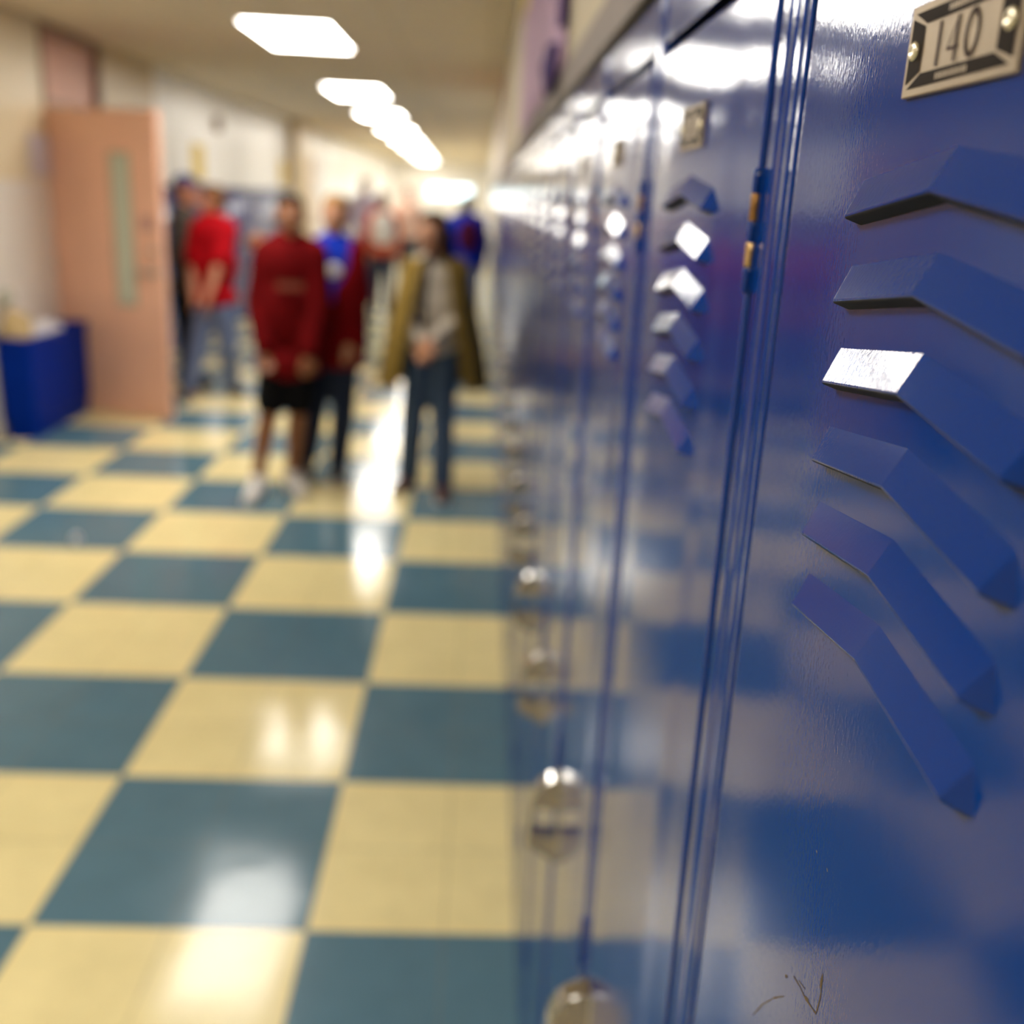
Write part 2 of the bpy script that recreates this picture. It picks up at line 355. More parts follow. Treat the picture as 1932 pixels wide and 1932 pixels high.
# ------------------------------------------------------------------ lockers
# local frame: x = out of the face is negative, y along the row 0..P, z up
ZT = 1.730; DA, DB = 0.028, 0.332; DT, DBOT = 1.684, 0.11
def smooth(t): t = max(0, min(1, t)); return t * t * (3 - 2 * t)
def door_x(y, z):
    """how far the pressed, slightly bowed door sheet stands out"""
    e = min(y - DA, DB - y, z - DBOT, DT - z)
    u = 0.45 + 0.55 * smooth((y - DA - 0.034) / 0.05) * smooth((DB - y - 0.008) / 0.07)
    v = smooth((z - DBOT) / 0.5) * smooth((DT - z) / 0.075)
    bow = -0.0016 * u * (0.30 + 0.70 * v)
    wob = noise.noise(Vector((y * 6, z * 4.2, 3.1))) * 0.0010 * smooth(e / 0.06) * smooth((1.42 - z) / 0.10)
    return bow + wob
def make_door():
    b = MB(); ny, nz = 36, 90
    y0, y1, z0, z1 = DA, DB, DBOT, DT
    px = door_x
    ys = [y0, y0 + 0.0006, y0 + 0.0018] + [y0 + 0.0035 + (y1 - y0 - 0.007) * i / ny for i in range(ny + 1)] + [y1 - 0.0018, y1 - 0.0006, y1]
    zs = [z0, z0 + 0.0006, z0 + 0.0018] + [z0 + 0.0035 + (z1 - z0 - 0.007) * i / nz for i in range(nz + 1)] + [z1 - 0.0018, z1 - 0.0006, z1]
    def edge(d): 
        r = 0.0018
        return 0 if d >= r else r - math.sqrt(max(0, r * r - (r - d) ** 2))
    k = len(b.v)
    for y in ys:
        for z in zs:
            b.v.append((px(y, z) + max(edge(min(y - y0, y1 - y)), edge(min(z - z0, z1 - z))), y, z))
    n = len(zs)
    for i in range(len(ys) - 1):
        for j in range(n - 1):
            b.f.append((k + i * n + j, k + (i + 1) * n + j, k + (i + 1) * n + j + 1, k + i * n + j + 1)); b.mi.append(0)
    # returned edges of the sheet
    t = 0.018
    def strip(idx, off):
        base = len(b.v)
        for q in idx: b.v.append((t, b.v[q][1] + off[0], b.v[q][2] + off[1]))
        for a in range(len(idx) - 1): b.f.append((idx[a], idx[a + 1], base + a + 1, base + a)); b.mi.append(0)
    strip([k + j for j in range(n)], (0, 0)); strip([k + (len(ys) - 1) * n + j for j in range(n)], (0, 0))
    strip([k + i * n for i in range(len(ys))], (0, 0)); strip([k + i * n + n - 1 for i in range(len(ys))], (0, 0))
    return b.obj('door', M['paint'], smooth=True, clean=True)

LC = 0.184
def louver(zb):
    """one pressed chevron louver hood, top edge ends at height zb"""
    b = MB(); e = 0.0058; s = -0.0016
    def pt(x, u, z): return (s - x, LC + u, z)
    TL, TP, TR = pt(0, .066, zb), pt(0, 0, zb + .0078), pt(0, -.066, zb)
    ML, MP, MR = pt(e, .0630, zb - .0108), pt(e, 0, zb - .00335), pt(e, -.0630, zb - .0108)
    L2 = .0011
    NL_, NP, NR = pt(e, .0630, zb - .0108 - L2), pt(e, 0, zb - .00335 - L2), pt(e, -.0630, zb - .0108 - L2)
    GL, GR = pt(0, .0705, zb - .0127), pt(0, -.0705, zb - .0127)
    IL, IP, IR = pt(-.0006, .0625, zb - .0108 - L2 - .0022), pt(-.0006, 0, zb - .00335 - L2 - .0024), pt(-.0006, -.0625, zb - .0108 - L2 - .0022)
    b.face([TL, ML, MP, TP]); b.face([TP, MP, MR, TR])
    b.face([ML, NL_, NP, MP]); b.face([MP, NP, NR, MR])
    b.face([TL, GL, ML]); b.face([ML, GL, NL_]); b.face([TR, MR, GR]); b.face([MR, NR, GR])
    b.face([NL_, IL, IP, NP], 1); b.face([NP, IP, IR, NR], 1)  # black faces close the slot; its shade is put in as colour
    b.face([GL, IL, NL_], 1); b.face([GR, NR, IR], 1)
    return b.obj('louver', [M['paint'], M['black']], smooth=False, bevel=0.0008, seg=3, flat=True)

def number_plate(zc, yc):
    w_, h_ = 0.034, 0.0122; x0 = -0.0016
    b = MB(); b.box((x0 - 0.0016, yc - w_, zc - h_), (x0 + 0.001, yc + w_, zc + h_)); pl = b.obj('number_plate', M['plate'], bevel=0.0004)
    pl['label'] = 'tan metal plate reading 140'
    # dark bevelled border between outer rim and inner panel, four trapezoids separated by thin ridges
    a = 0.0022; iw, ih = w_ - 0.0115, h_ - 0.0058; xf = x0 - 0.00175; g = 0.0006
    b = MB()
    O = [(-w_ + a, -h_ + a), (w_ - a, -h_ + a), (w_ - a, h_ - a), (-w_ + a, h_ - a)]; I = [(-iw, -ih), (iw, -ih), (iw, ih), (-iw, ih)]
    for k in range(4):
        o1, o2, i2, i1 = [Vector(v) for v in (O[k], O[(k + 1) % 4], I[(k + 1) % 4], I[k])]
        d = (o2 - o1).normalized(); 
        q = [o1 + d * g * 2.2, o2 - d * g * 2.2, i2 - d * g, i1 + d * g]
        b.face([(xf, yc + p.x, zc + p.y) for p in q])
    b.obj('dark_border', M['plate_dark'], pl, clean=True)
    # digits 140: read with y decreasing = to the right for a viewer in the corridor
    b = MB(); xd = x0 - 0.0019
    def stroke(pts, w=0.00075):
        for (p, q) in zip(pts[:-1], pts[1:]):
            p = Vector(p); q = Vector(q); d = (q - p).normalized(); n = Vector((-d.y, d.x)) * w
            p = p - d * w * .6; q = q + d * w * .6
            b.face([(xd, yc - (p + n).x, zc + (p + n).y), (xd, yc - (q + n).x, zc + (q + n).y), (xd, yc - (q - n).x, zc + (q - n).y), (xd, yc - (p - n).x, zc + (p - n).y)])
    hh = 0.0052
    stroke([(-0.0120, -hh), (-0.0120, hh)])
    stroke([(-0.0010, -hh), (-0.0010, hh)]); stroke([(-0.0010, hh), (-0.0058, -0.0018)], 0.0003); stroke([(-0.0058, -0.0022), (0.0005, -0.0022)], 0.0004)
    cx = 0.0080; n = 20; rx, rz = 0.0034, hh
    stroke([(cx + rx * math.cos(2 * PI * i / n), rz * math.sin(2 * PI * i / n)) for i in range(n + 1)], 0.0007)
    b.obj('digits', M['plate_ink'], pl, clean=False)
    # worn small lettering in the dark border
    b = MB()
    for s_, xs in ((-1, (-0.011, 0.008)), (1, (-0.008, 0.010))):
        t = xs[0]
        while t < xs[1]:
            l_ = random.uniform(0.0007, 0.0013); z_ = zc + s_ * 0.0083
            b.face([(xd, yc - t, z_ - 0.0008), (xd, yc - t - l_, z_ - 0.0008), (xd, yc - t - l_, z_ + 0.0008), (xd, yc - t, z_ + 0.0008)]); t += l_ + 0.0005
    b.obj('fine_print', M['plate'], pl, clean=False)
    for sgn in (-1, 1):
        b = MB(); cy = yc + sgn * (w_ - 0.0058); n = 16
        prof = [(0.0027, 0.0), (0.0027, 0.0006), (0.0021, 0.0012), (0.0012, 0.0013), (0.0010, 0.0008)]
        k = len(b.v)
        for r, h__ in prof:
            for j in range(n): b.v.append((x0 - 0.0016 - h__, cy + r * math.cos(2 * PI * j / n), zc + r * math.sin(2 * PI * j / n)))
        for i in range(len(prof) - 1):
            for j in range(n):
                j2 = (j + 1) % n; b.f.append((k + i * n + j, k + i * n + j2, k + (i + 1) * n + j2, k + (i + 1) * n + j)); b.mi.append(0)
        b.f.append(tuple(k + 4 * n + j for j in range(n))); b.mi.append(0)
        b.obj('rivet', M['rivet'], pl, smooth=True)
    return pl

def make_locker(zt_scale=1.0):
    root = empty('locker', (0, 0, 0), 'x', 'locker')
    # frame: vertical flanges with a stepped profile, header, kick, body
    b = MB(); fx = 0.0030
    near = [(0.006, 0.0), (0.0022, 0.0008), (0.0010, 0.0022), (0.0008, 0.0085), (0.0016, 0.0095), (0.0016, 0.0112), (0.0006, 0.0122), (0.0008, 0.0235), (0.0016, 0.0246), (0.010, 0.0250), (0.010, 0.0)]
    far = [(0.006, P), (0.0020, P - 0.0010), (0.0008, P - 0.0022), (0.0006, P - 0.0090), (0.0014, P - 0.0100), (0.0008, P - 0.0112), (0.0006, P - 0.0188), (0.0014, P - 0.0200), (0.010, P - 0.0204), (0.010, P)]
    b.prism(near, 0.0, ZT, 2); b.prism(far[::-1], 0.0, ZT, 2)
    b.box((fx - .0018, 0.0250, DT + 0.0085), (fx, P - 0.0204, ZT)); b.box((fx - .0018, 0.0250, 0.0), (fx + .002, P - 0.0204, DBOT - 0.004))
    b.obj('frame', M['paint'], root, bevel=0.0005, seg=2)
    b = MB(); b.box((0.019, 0.0005, 0.0), (0.31, P - 0.0005, ZT + 0.004)); b.obj('body', M['black'], root)  # solid carcass coloured black so the gaps round the door look shaded
    door = make_door(); door.parent = root
    for i in range(6):
        l_ = louver(1.592 - 0.0271 * i); l_.parent = door
    pl = number_plate(1.6265, 0.190); pl.parent = door
    # chrome lift handle: backplate, hooded top, thin front bar, lower lug
    hy, hz = 0.312, 0.850; hw = 0.0115
    b = MB()
    b.box((-0.0030, hy - hw - 0.001, hz - 0.078), (0.001, hy + hw + 0.001, hz + 0.042))
    top = [(0, 0.044), (-0.010, 0.0425), (-0.022, 0.037), (-0.031, 0.028), (-0.0370, 0.015), (-0.0390, -0.002), (-0.034, -0.002), (-0.026, 0.001), (-0.015, -0.001), (0, -0.002)]
    b.prism([(x, hz + z) for x, z in top], hy - hw, hy + hw, 1)
    bar = [(-0.0390, 0.0), (-0.0400, -0.040), (-0.0360, -0.040), (-0.0350, 0.0)]
    b.prism([(x, hz + z) for x, z in bar], hy - hw, hy + hw, 1)
    low = [(0, -0.037), (-0.016, -0.038), (-0.028, -0.036), (-0.0385, -0.036), (-0.0430, -0.046), (-0.040, -0.056), (-0.028, -0.063), (-0.012, -0.074), (0, -0.080)]
    b.prism([(x, hz + z) for x, z in low], hy - hw, hy + hw, 1)
    h = b.obj('handle', M['chrome'], door, bevel=0.0028, seg=3); h['label'] = 'chrome lift handle'
    # knuckle hinges on the near edge
    for zc, in ((1.572,), (0.880,), (0.25,)):
        hg = None; hh = 0.0275; cy, cx, r = 0.0268, -0.0012, 0.0024
        def knuckle(z0, z1):
            bb = MB(); bb.tube_straight([Vector((cx, cy, z)) for z in (z0, z0 + .0004, z1 - .0004, z1)], [r * .93, r, r, r * .93], Vector((0, 0, 1)), 14); return bb
        zs = [zc - hh, zc - hh + .0115, zc - hh + .0225, zc - hh + .0320, zc - hh + .0440, zc + hh]
        bb = MB()
        for a_, c_ in (((0, 1), (2, 3), (4, 5)) if zc > 1 else ((0, 1), (1, 2), (2, 3), (3, 4), (4, 5))):
            q = knuckle(zs[a_], zs[c_]); k = len(bb.v); bb.v += q.v; bb.f += [tuple(i + k for i in f) for f in q.f]; bb.mi += q.mi
        bb.box((-0.0002, cy - 0.0048, zc - hh), (0.0025, cy - 0.0010, zc + hh))
        hg = bb.obj('hinge', M['paint'], root, smooth=False, bevel=0.0004, seg=2)
        if zc < 1: continue
        q = knuckle(zs[1], zs[2]).obj('bare_knuckle', M['brass'], hg, smooth=True); q['label'] = 'bare brass knuckle'
        q = knuckle(zs[3], zs[4]).obj('bare_knuckle', M['rust'], hg, smooth=True); q['label'] = 'rusty brown knuckle'
    return root

ordn = ['', 'second', 'third', 'fourth', 'fifth', 'sixth', 'seventh', 'eighth']
proto = make_locker()
for i in range(NL):
    o = proto if i == 0 else copy_tree(proto)
    o.location = (D, LY0 + i * P, 0)
    if i == 0:
        o['label'] = 'nearest blue steel locker in sharp focus with plate 140 and scratches'
    elif i < 8:
        o['label'] = ordn[i] + ' blue steel locker from the viewer in the right-hand row'
    else:
        o['label'] = 'blurred blue steel locker far along the right-hand row, past its eighth'
    o['group'] = 'blue lockers along the right wall'
# scratches on the nearest door
door0 = [c for c in proto.children if c.name.startswith('door')][0]
b = MB(); yy = LY0; rnd = random.Random(3)
def scratch(pts, w):
    for (p, q) in zip(pts[:-1], pts[1:]):
        p = Vector(p); q = Vector(q); d = (q - p); n = Vector((-d.y, d.x)).normalized()
        m_ = 3
        for k in range(m_):
            a_ = p + d * (k / m_); c_ = p + d * ((k + 1) / m_); w1 = w * rnd.uniform(0.5, 1.3); w2 = w * rnd.uniform(0.5, 1.3)
            b.face([(door_x(v.x - yy, v.y) - 0.00008, v.x - yy, v.y) for v in (a_ + n * w1, c_ + n * w2, c_ - n * w2, a_ - n * w1)])
scratch([(.3020, 1.3168), (.2950, 1.3185), (.2895, 1.3190), (.2860, 1.3200), (.2782, 1.3224), (.2773, 1.3270), (.2768, 1.3309), (.2780, 1.3389)], 0.00042)
scratch([(.2968, 1.3195), (.2903, 1.3217)], 0.00035); scratch([(.2891, 1.3191), (.2856, 1.3206)], 0.0007)
scratch([(.3376, 1.2660), (.3288, 1.2794), (.3178, 1.2926), (.3079, 1.3025)], 0.00028)
scratch([(.3098, 1.3101), (.3077, 1.3115)], 0.0006); scratch([(.2780, 1.3330), (.2779, 1.3375)], 0.0008)
scratch([(.2889, 1.3723), (.2880, 1.3716)], 0.0005); scratch([(.3002, 1.3711), (.2990, 1.3712)], 0.0004); scratch([(.2642, 1.4558), (.2628, 1.4552)], 0.0004)
for z_ in (1.655, 1.640, 1.628, 1.612, 1.598, 1.590, 1.575):
    y_ = DB - 0.0005 + yy
    l_ = rnd.uniform(.002, .007); b.face([(0.0006, y_ - yy, z_), (-0.0002, y_ - yy - .0009, z_ + .001), (-0.0002, y_ - yy - .0010, z_ + l_), (0.0006, y_ - yy, z_ + l_ + .001)])
sc = b.obj('scratches', M['scratch'], door0, clean=False); sc['label'] = 'V-shaped brown scratches in the blue paint'

# left-hand row
for i in range(18):
    o = copy_tree(proto)
    for c in list(o.children_recursive):
        if c.name.startswith('scratches'): bpy.data.objects.remove(c)
    o.location = (XL, 9.80 + (i + 1) * P, -0.19); o.rotation_euler = (0, 0, PI)
    o['label'] = 'blurred blue steel locker in the left-hand row under the white wall'
    o['group'] = 'blue lockers along the left wall'
for o in list(col.objects):
    if o.name.startswith('scratches') and o.parent != door0: bpy.data.objects.remove(o)

# ------------------------------------------------------------------ the open pink door
ang = math.atan2(7.061 - 7.40, -2.124 + 2.955)
dr = empty('door_1', (XL + 0.01, 7.39, 0), 'open pink-tan door with a narrow glass lite, swung into the corridor', 'door', rz=ang)
dr['kind'] = 'structure'
W_ = 0.90; b = MB(); lx0, lx1, lz0, lz1 = 0.52, 0.665, 0.775, 1.745
b.box((0.0, -0.022, 0.006), (lx0, 0.022, 2.02)); b.box((lx1, -0.022, 0.006), (W_, 0.022, 2.02)); b.box((lx0, -0.022, 0.006), (lx1, 0.022, lz0)); b.box((lx0, -0.022, lz1), (lx1, 0.022, 2.02))
b.obj('door_leaf', M['pink_door'], dr)
b = MB(); b.box((lx0, -0.006, lz0), (lx1, 0.006, lz1)); b.obj('glass_lite', M['glass'], dr)
b = MB()
for s_ in (-1, 1):
    y0, y1 = (-0.028, -0.021) if s_ < 0 else (0.021, 0.028)
    b.box((lx0 - 0.014, y0, lz0 - 0.014), (lx0 + 0.004, y1, lz1 + 0.014)); b.box((lx1 - 0.004, y0, lz0 - 0.014), (lx1 + 0.014, y1, lz1 + 0.014)); b.box((lx0, y0, lz0 - 0.014), (lx1, y1, lz0 + 0.004)); b.box((lx0, y0, lz1 - 0.004), (lx1, y1, lz1 + 0.014))
b.obj('lite_frame', mat('sage_lite_frame', (0.42, 0.36, 0.26), 0.4), dr)
b = MB(); b.tube([(W_ - 0.07, -0.022, 1.00), (W_ - 0.07, -0.065, 1.00), (W_ - 0.18, -0.07, 1.00)], 0.011); b.tube([(W_ - 0.07, -0.022, 1.0), (W_ - 0.07, -0.028, 1.0)], 0.03, 16); b.obj('lever', M['steel'], dr, smooth=True)
b = MB(); b.tube([(W_ - 0.07, -0.022, 1.14), (W_ - 0.07, -0.036, 1.14)], 0.024, 16); b.obj('deadbolt', M['steel'], dr, smooth=True)
b = MB(); b.box((W_ - 0.16, -0.025, 1.27), (W_ - 0.06, -0.021, 1.36)); b.obj('room_sticker', mat('faded_sticker', (0.45, 0.25, 0.22), .6), dr)
b = MB()
for z in (0.2, 1.0, 1.82): b.tube([(0.0, -0.028, z - 0.05), (0.0, -0.028, z + 0.05)], 0.008)
b.obj('hinge', M['steel'], dr, smooth=True)

# ------------------------------------------------------------------ bin and rubbish by the left wall
bn = empty('recycling_bin', (-2.845, 6.79, 0), 'long blue plastic recycling bin against the left wall beside the pink door', 'bin')
def rrect(x, y, r, n=4):
    out = []
    for cx, cy, a0 in ((x - r, y - r, 0), (-x + r, y - r, 90), (-x + r, -y + r, 180), (x - r, -y + r, 270)):
        for i in range(n + 1): t = math.radians(a0 + 90 * i / n); out.append((cx + r * math.cos(t), cy + r * math.sin(t)))
    return out
def loft(b, rings, closed_bottom=True, mi=0):
    n = len(rings[0][0]); k = len(b.v)
    for poly, z in rings: b.v += [(x, y, z) for x, y in poly]
    for i in range(len(rings) - 1):
        for j in range(n):
            j2 = (j + 1) % n; b.f.append((k + i * n + j, k + i * n + j2, k + (i + 1) * n + j2, k + (i + 1) * n + j)); b.mi.append(mi)
    if closed_bottom: b.f.append(tuple(k + j for j in range(n))[::-1]); b.mi.append(mi); b.f.append(tuple(k + (len(rings) - 1) * n + j for j in range(n))); b.mi.append(mi)
b = MB(); loft(b, [(rrect(.088, .46, .03), .0), (rrect(.092, .465, .03), .10), (rrect(.100, .475, .03), .11), (rrect(.105, .485, .03), .60), (rrect(.099, .479, .028), .60), (rrect(.090, .462, .025), .12)])
b.obj('tub', M['bin'], bn)
b = MB(); loft(b, [(rrect(.112, .492, .034), .595), (rrect(.114, .494, .034), .602), (rrect(.114, .494, .034), .628), (rrect(.110, .490, .032), .633), (rrect(.100, .480, .028), .633), (rrect(.100, .480, .028), .595)], False); b.obj('rim', M['bin'], bn)
def crumple(name, c, r, amp, m_, label, cat, seed, floorz=None):
    bm = bmesh.new(); bmesh.ops.create_icosphere(bm, subdivisions=4, radius=1)
    for v in bm.verts:
        n_ = noise.noise(v.co * 1.9 + Vector((seed, 0, 0))) + 0.5 * noise.noise(v.co * 4.3 + Vector((0, seed, 0)))
        v.co = Vector((v.co.x * r[0], v.co.y * r[1], v.co.z * r[2])) * (1 + amp * n_)
        if floorz is not None: v.co.z = max(v.co.z, floorz - c[2])
    me = bpy.data.meshes.new(name); bm.to_mesh(me); bm.free(); me.materials.append(m_)
    o = bpy.data.objects.new(name, me); col.objects.link(o); o.location = c; return tag(o, label, cat)
crumple('paper_bag', (-2.85, 6.42, 0.655), (0.085, 0.11, 0.13), 0.35, M['card'], 'crumpled tan paper bag sticking out of the near end of the blue bin', 'bag', 2.0)
crumple('paper_bag', (-2.90, 6.42, 0.86), (0.035, 0.06, 0.05), 0.4, mat('grey_green_paper', (0.40, 0.40, 0.32), 0.8), 'small greyish crumpled bag on top of the tan one over the bin', 'bag', 5.0)
crumple('waste_paper', (-2.845, 6.80, 0.625), (0.085, 0.22, 0.055), 0.25, M['paper'], 'heap of whitish waste paper filling the middle of the blue bin', 'paper', 9.0)
crumple('paper_wad', (-1.80, 4.45, 0.017), (0.022, 0.022, 0.022), 0.25, M['paper'], 'small white wad of paper lying alone on a blue floor tile', 'paper', 3.0, 0.0)

# ------------------------------------------------------------------ things on the walls
def flat(name, p, m_, label, cat, t=0.004):
    """sheet on a wall: p = (x, y0, y1, z0, z1), x the wall face, sign of t away from the wall"""
    x, y0, y1, z0, z1 = p; b = MB(); b.box((min(x, x + t), y0, z0), (max(x, x + t), y1, z1)); return tag(b.obj(name, m_), label, cat)
flat('notice', (XL + 0.016, 7.05, 7.36, 1.58, 1.84), mat('pale_lilac_paper', (0.62, 0.56, 0.62), 0.6), 'pale lilac paper notice on the left wall beside the pink door', 'notice')
flat('poster', (XL, 10.95, 11.40, 1.62, 1.97), M['yellow'], 'small yellow poster on the white wall above the left lockers', 'poster')
flat('poster', (XL, 15.5, 16.0, 1.62, 1.95), M['yellow'], 'distant yellow poster at the end of the left white wall', 'poster')
sp = empty('wall_speaker', (XL, 11.95, 2.21), 'small round brown speaker on the upper left white wall', 'speaker')
b = MB(); b.tube([(0, 0, 0), (0.05, 0, 0)], 0.085, 24); b.obj('housing', M['salmon_frame'], sp, smooth=False, bevel=0.006)
b = MB(); b.tube([(0.05, 0, 0), (0.056, 0, 0)], 0.065, 24); b.obj('grille', mat('brown_grille', (0.25, 0.17, 0.08), .6), sp)
# purple banner: a sheet of craft paper hanging on the right wall, with a slight sag
bnr = empty('paper_banner', (D, 2.85, 1.8), 'long lilac paper banner on the wall above the right-hand lockers', 'banner')
b = MB(); n = 24; k = 0
for i in range(n + 1):
    y = -1.05 + 2.2 * i / n; sag = 0.003 + 0.004 * math.sin(i * 1.3) ** 2
    z0 = 0.0 - 0.02 * math.sin(i * .9); b.v += [(-sag - 0.003, y, z0), (-sag - 0.003, y, 0.72), (-sag, y, z0), (-sag, y, 0.72)]
for i in range(n):
    a = i * 4
    for q in ((a, a + 4, a + 5, a + 1), (a + 2, a + 3, a + 7, a + 6), (a, a + 2, a + 6, a + 4), (a + 1, a + 5, a + 7, a + 3)): b.f.append(q); b.mi.append(0)
b.f += [(0, 1, 3, 2), (n * 4, n * 4 + 2, n * 4 + 3, n * 4 + 1)]; b.mi += [0, 0]
b.obj('sheet', M['purple'], bnr, smooth=False)
b = MB(); b.prism([(0.62, 0.36), (1.12, 0.40), (1.12, 0.72), (0.62, 0.72)], -0.016, -0.011, 0); b.obj('yellow_corner', M['yellow'], bnr)
b = MB(); b.prism([(-1.07, 0.05), (-1.04, 0.05), (-1.04, 0.72), (-1.07, 0.72)], -0.018, -0.004, 0); b.obj('border', M['dkpurple'], bnr)
b = MB()
for i in range(5):
    a = 2 * PI * i / 5; b.ell((-0.018, -0.88 + 0.075 * math.cos(a), 0.005 + 0.022 * math.sin(a)), (0.010, 0.055, 0.024), seg=10, rings=6)
b.ell((-0.02, -0.88, 0.005), (0.014, 0.05, 0.024), seg=10, rings=6); b.obj('bow', M['dkpurple'], bnr, smooth=True)

# ------------------------------------------------------------------ people
def blob(name, b, voxel, m_, parent, sm=3):
    """union of the overlapping pieces in b as one continuous skin"""
    me = b.mesh(name + '_tmp', m_, clean=False); bm = bmesh.new(); bm.from_mesh(me); bmesh.ops.recalc_face_normals(bm, faces=bm.faces); bm.to_mesh(me); bm.free()
    o = bpy.data.objects.new(name + '_tmp', me); col.objects.link(o)
    r = o.modifiers.new('r', 'REMESH'); r.mode = 'VOXEL'; r.voxel_size = voxel; r.use_smooth_shade = True
    if sm: s_ = o.modifiers.new('s', 'SMOOTH'); s_.iterations = sm; s_.factor = 0.5
    dg = bpy.context.evaluated_depsgraph_get(); me2 = bpy.data.meshes.new_from_object(o.evaluated_get(dg))
    bpy.data.objects.remove(o); me2.name = name; me2.materials.clear(); me2.materials.append(m_)
    for p in me2.polygons: p.use_smooth = True
    q = bpy.data.objects.new(name, me2); col.objects.link(q)
    if parent: q.parent = parent; q.location = -parent.location if False else (0, 0, 0)
    return q

def person(root_xy, J, face, s, skin, clothes, label, hair=None, vox=0.008, tilt=0, hands=True):
    """J: joints in world metres; face: yaw of the look direction (0 = toward -Y); s: body scale"""
    rx, ry = root_xy; root = empty('person', (rx, ry, 0), label, 'person')
    O = Vector((rx, ry, 0)); j = {k: Vector(v) - O for k, v in J.items()}
    F = Vector((math.sin(face), -math.cos(face), 0)); S = Vector((math.cos(face), math.sin(face), 0)); U = Vector((0, 0, 1))
    ch = (j['sl'] + j['sr']) / 2; hp = (j['hl'] + j['hr']) / 2; hd = j['head']
    tyaw = math.atan2((j['sr'] - j['sl']).y, (j['sr'] - j['sl']).x)
    b = MB(); c = b.cap
    # head
    b.ell(hd + U * .022 * s - F * .008, (.070 * s, .088 * s, .085 * s), face, 18, 12)
    b.ell(hd - U * .030 * s + F * .022 * s, (.055 * s, .062 * s, .072 * s), face, 16, 10)
    c(hd + F * .078 * s + U * .012 * s, .009 * s, hd + F * .098 * s - U * .018 * s, .013 * s)          # nose
    c(hd + F * .076 * s - U * .048 * s - S * .014 * s, .009 * s, hd + F * .076 * s - U * .048 * s + S * .014 * s, .009 * s)   # lips
    c(hd + F * .066 * s - U * .086 * s, .018 * s, hd + F * .060 * s - U * .080 * s, .02 * s)            # chin
    for e in (-1, 1):
        b.ell(hd + S * e * .071 * s - U * .006 * s - F * .01, (.010 * s, .018 * s, .030 * s), face, 10, 8)
        c(hd + S * e * .040 * s + F * .062 * s - U * .008 * s, .016 * s, hd + S * e * .038 * s + F * .058 * s - U * .02 * s, .014 * s)   # cheeks
    c(j['neck'] - U * .03 * s, .052 * s, hd - U * .05 * s - F * .01, .048 * s)
    # trunk
    b.ell(ch - U * .06 * s, (.140 * s, .090 * s, .16 * s), tyaw); b.ell((ch * .42 + hp * .58), (.122 * s, .082 * s, .19 * s), tyaw); b.ell(hp + U * .03, (.135 * s, .095 * s, .11 * s), tyaw)
    c(j['sl'], .052 * s, j['neck'] - U * .04 * s, .05 * s); c(j['sr'], .052 * s, j['neck'] - U * .04 * s, .05 * s)
    for a in 'lr':
        c(j['s' + a], .050 * s, j['e' + a], .037 * s); c(j['e' + a], .037 * s, j['w' + a], .026 * s)
        c(j['h' + a], .082 * s, j['k' + a], .054 * s)
        mid = j['k' + a] * .62 + j['a' + a] * .38 - F * .012 * s
        c(j['k' + a], .052 * s, mid, .050 * s); c(mid, .050 * s, j['a' + a], .034 * s)
        t_ = j['t' + a]; heel = j['a' + a] - F * .03 * s; heel.z = .035 * s; tt = t_.copy(); tt.z = .024 * s
        c(j['a' + a], .034 * s, heel, .03 * s); c(heel, .03 * s, tt, .022 * s)
        if hands:
            w_ = j['w' + a]; fd = (w_ - j['e' + a]).normalized(); sd = S.cross(fd); sd = fd.cross(F).normalized() * (1 if a == 'r' else -1)
            if 'fold' in J: fd = (fd * .5 + Vector((0, 0, -1)) * .6 + F * .2).normalized(); sd = fd.cross(F).normalized() * (1 if a == 'r' else -1)
            pn = fd.cross(sd).normalized()
            pc = w_ + fd * .045 * s
            c(w_, .024 * s, pc, .026 * s)
            for k_, (off, ln) in enumerate(((-.024, .062), (-.008, .072), (.008, .068), (.023, .054))):
                a0 = w_ + fd * .06 * s + sd * off * s; a1 = a0 + fd * ln * .5 * s + sd * off * .1 + pn * .006; a2 = a1 + fd * ln * .42 * s + pn * .018
                c(w_ + fd * .03 * s + sd * off * .7 * s, .012 * s, a0, .0105 * s); c(a0, .0100 * s, a1, .0092 * s); c(a1, .0092 * s, a2, .0078 * s)
            th0 = w_ + fd * .025 * s - sd * .022 * s; th1 = th0 + fd * .028 * s - sd * .024 * s; th2 = th1 + fd * .028 * s - sd * .004 * s
            c(th0, .013 * s, th1, .0115 * s); c(th1, .0115 * s, th2, .009 * s)
    blob('body', b, min(vox, .0062), skin, root, 2)
    for e in (-1, 1):
        b = MB(); b.ell(hd + S * e * .030 * s + F * .0700 * s + U * .014 * s, (.012 * s, .0095 * s, .0062 * s), face, 12, 8)
        ey = b.obj('eye', M['eye'], root, smooth=True)
        b = MB(); b.ell(hd + S * e * .030 * s + F * .0775 * s + U * .014 * s, (.0052 * s, .0026 * s, .0050 * s), face, 10, 6); b.obj('iris', M['iris'], ey, smooth=True)
    b = MB(); b.cap(hd + F * .0835 * s - U * .048 * s - S * .018 * s, .0035 * s, hd + F * .0835 * s - U * .048 * s + S * .018 * s, .0035 * s); b.obj('mouth', M['lips'], root, smooth=True)
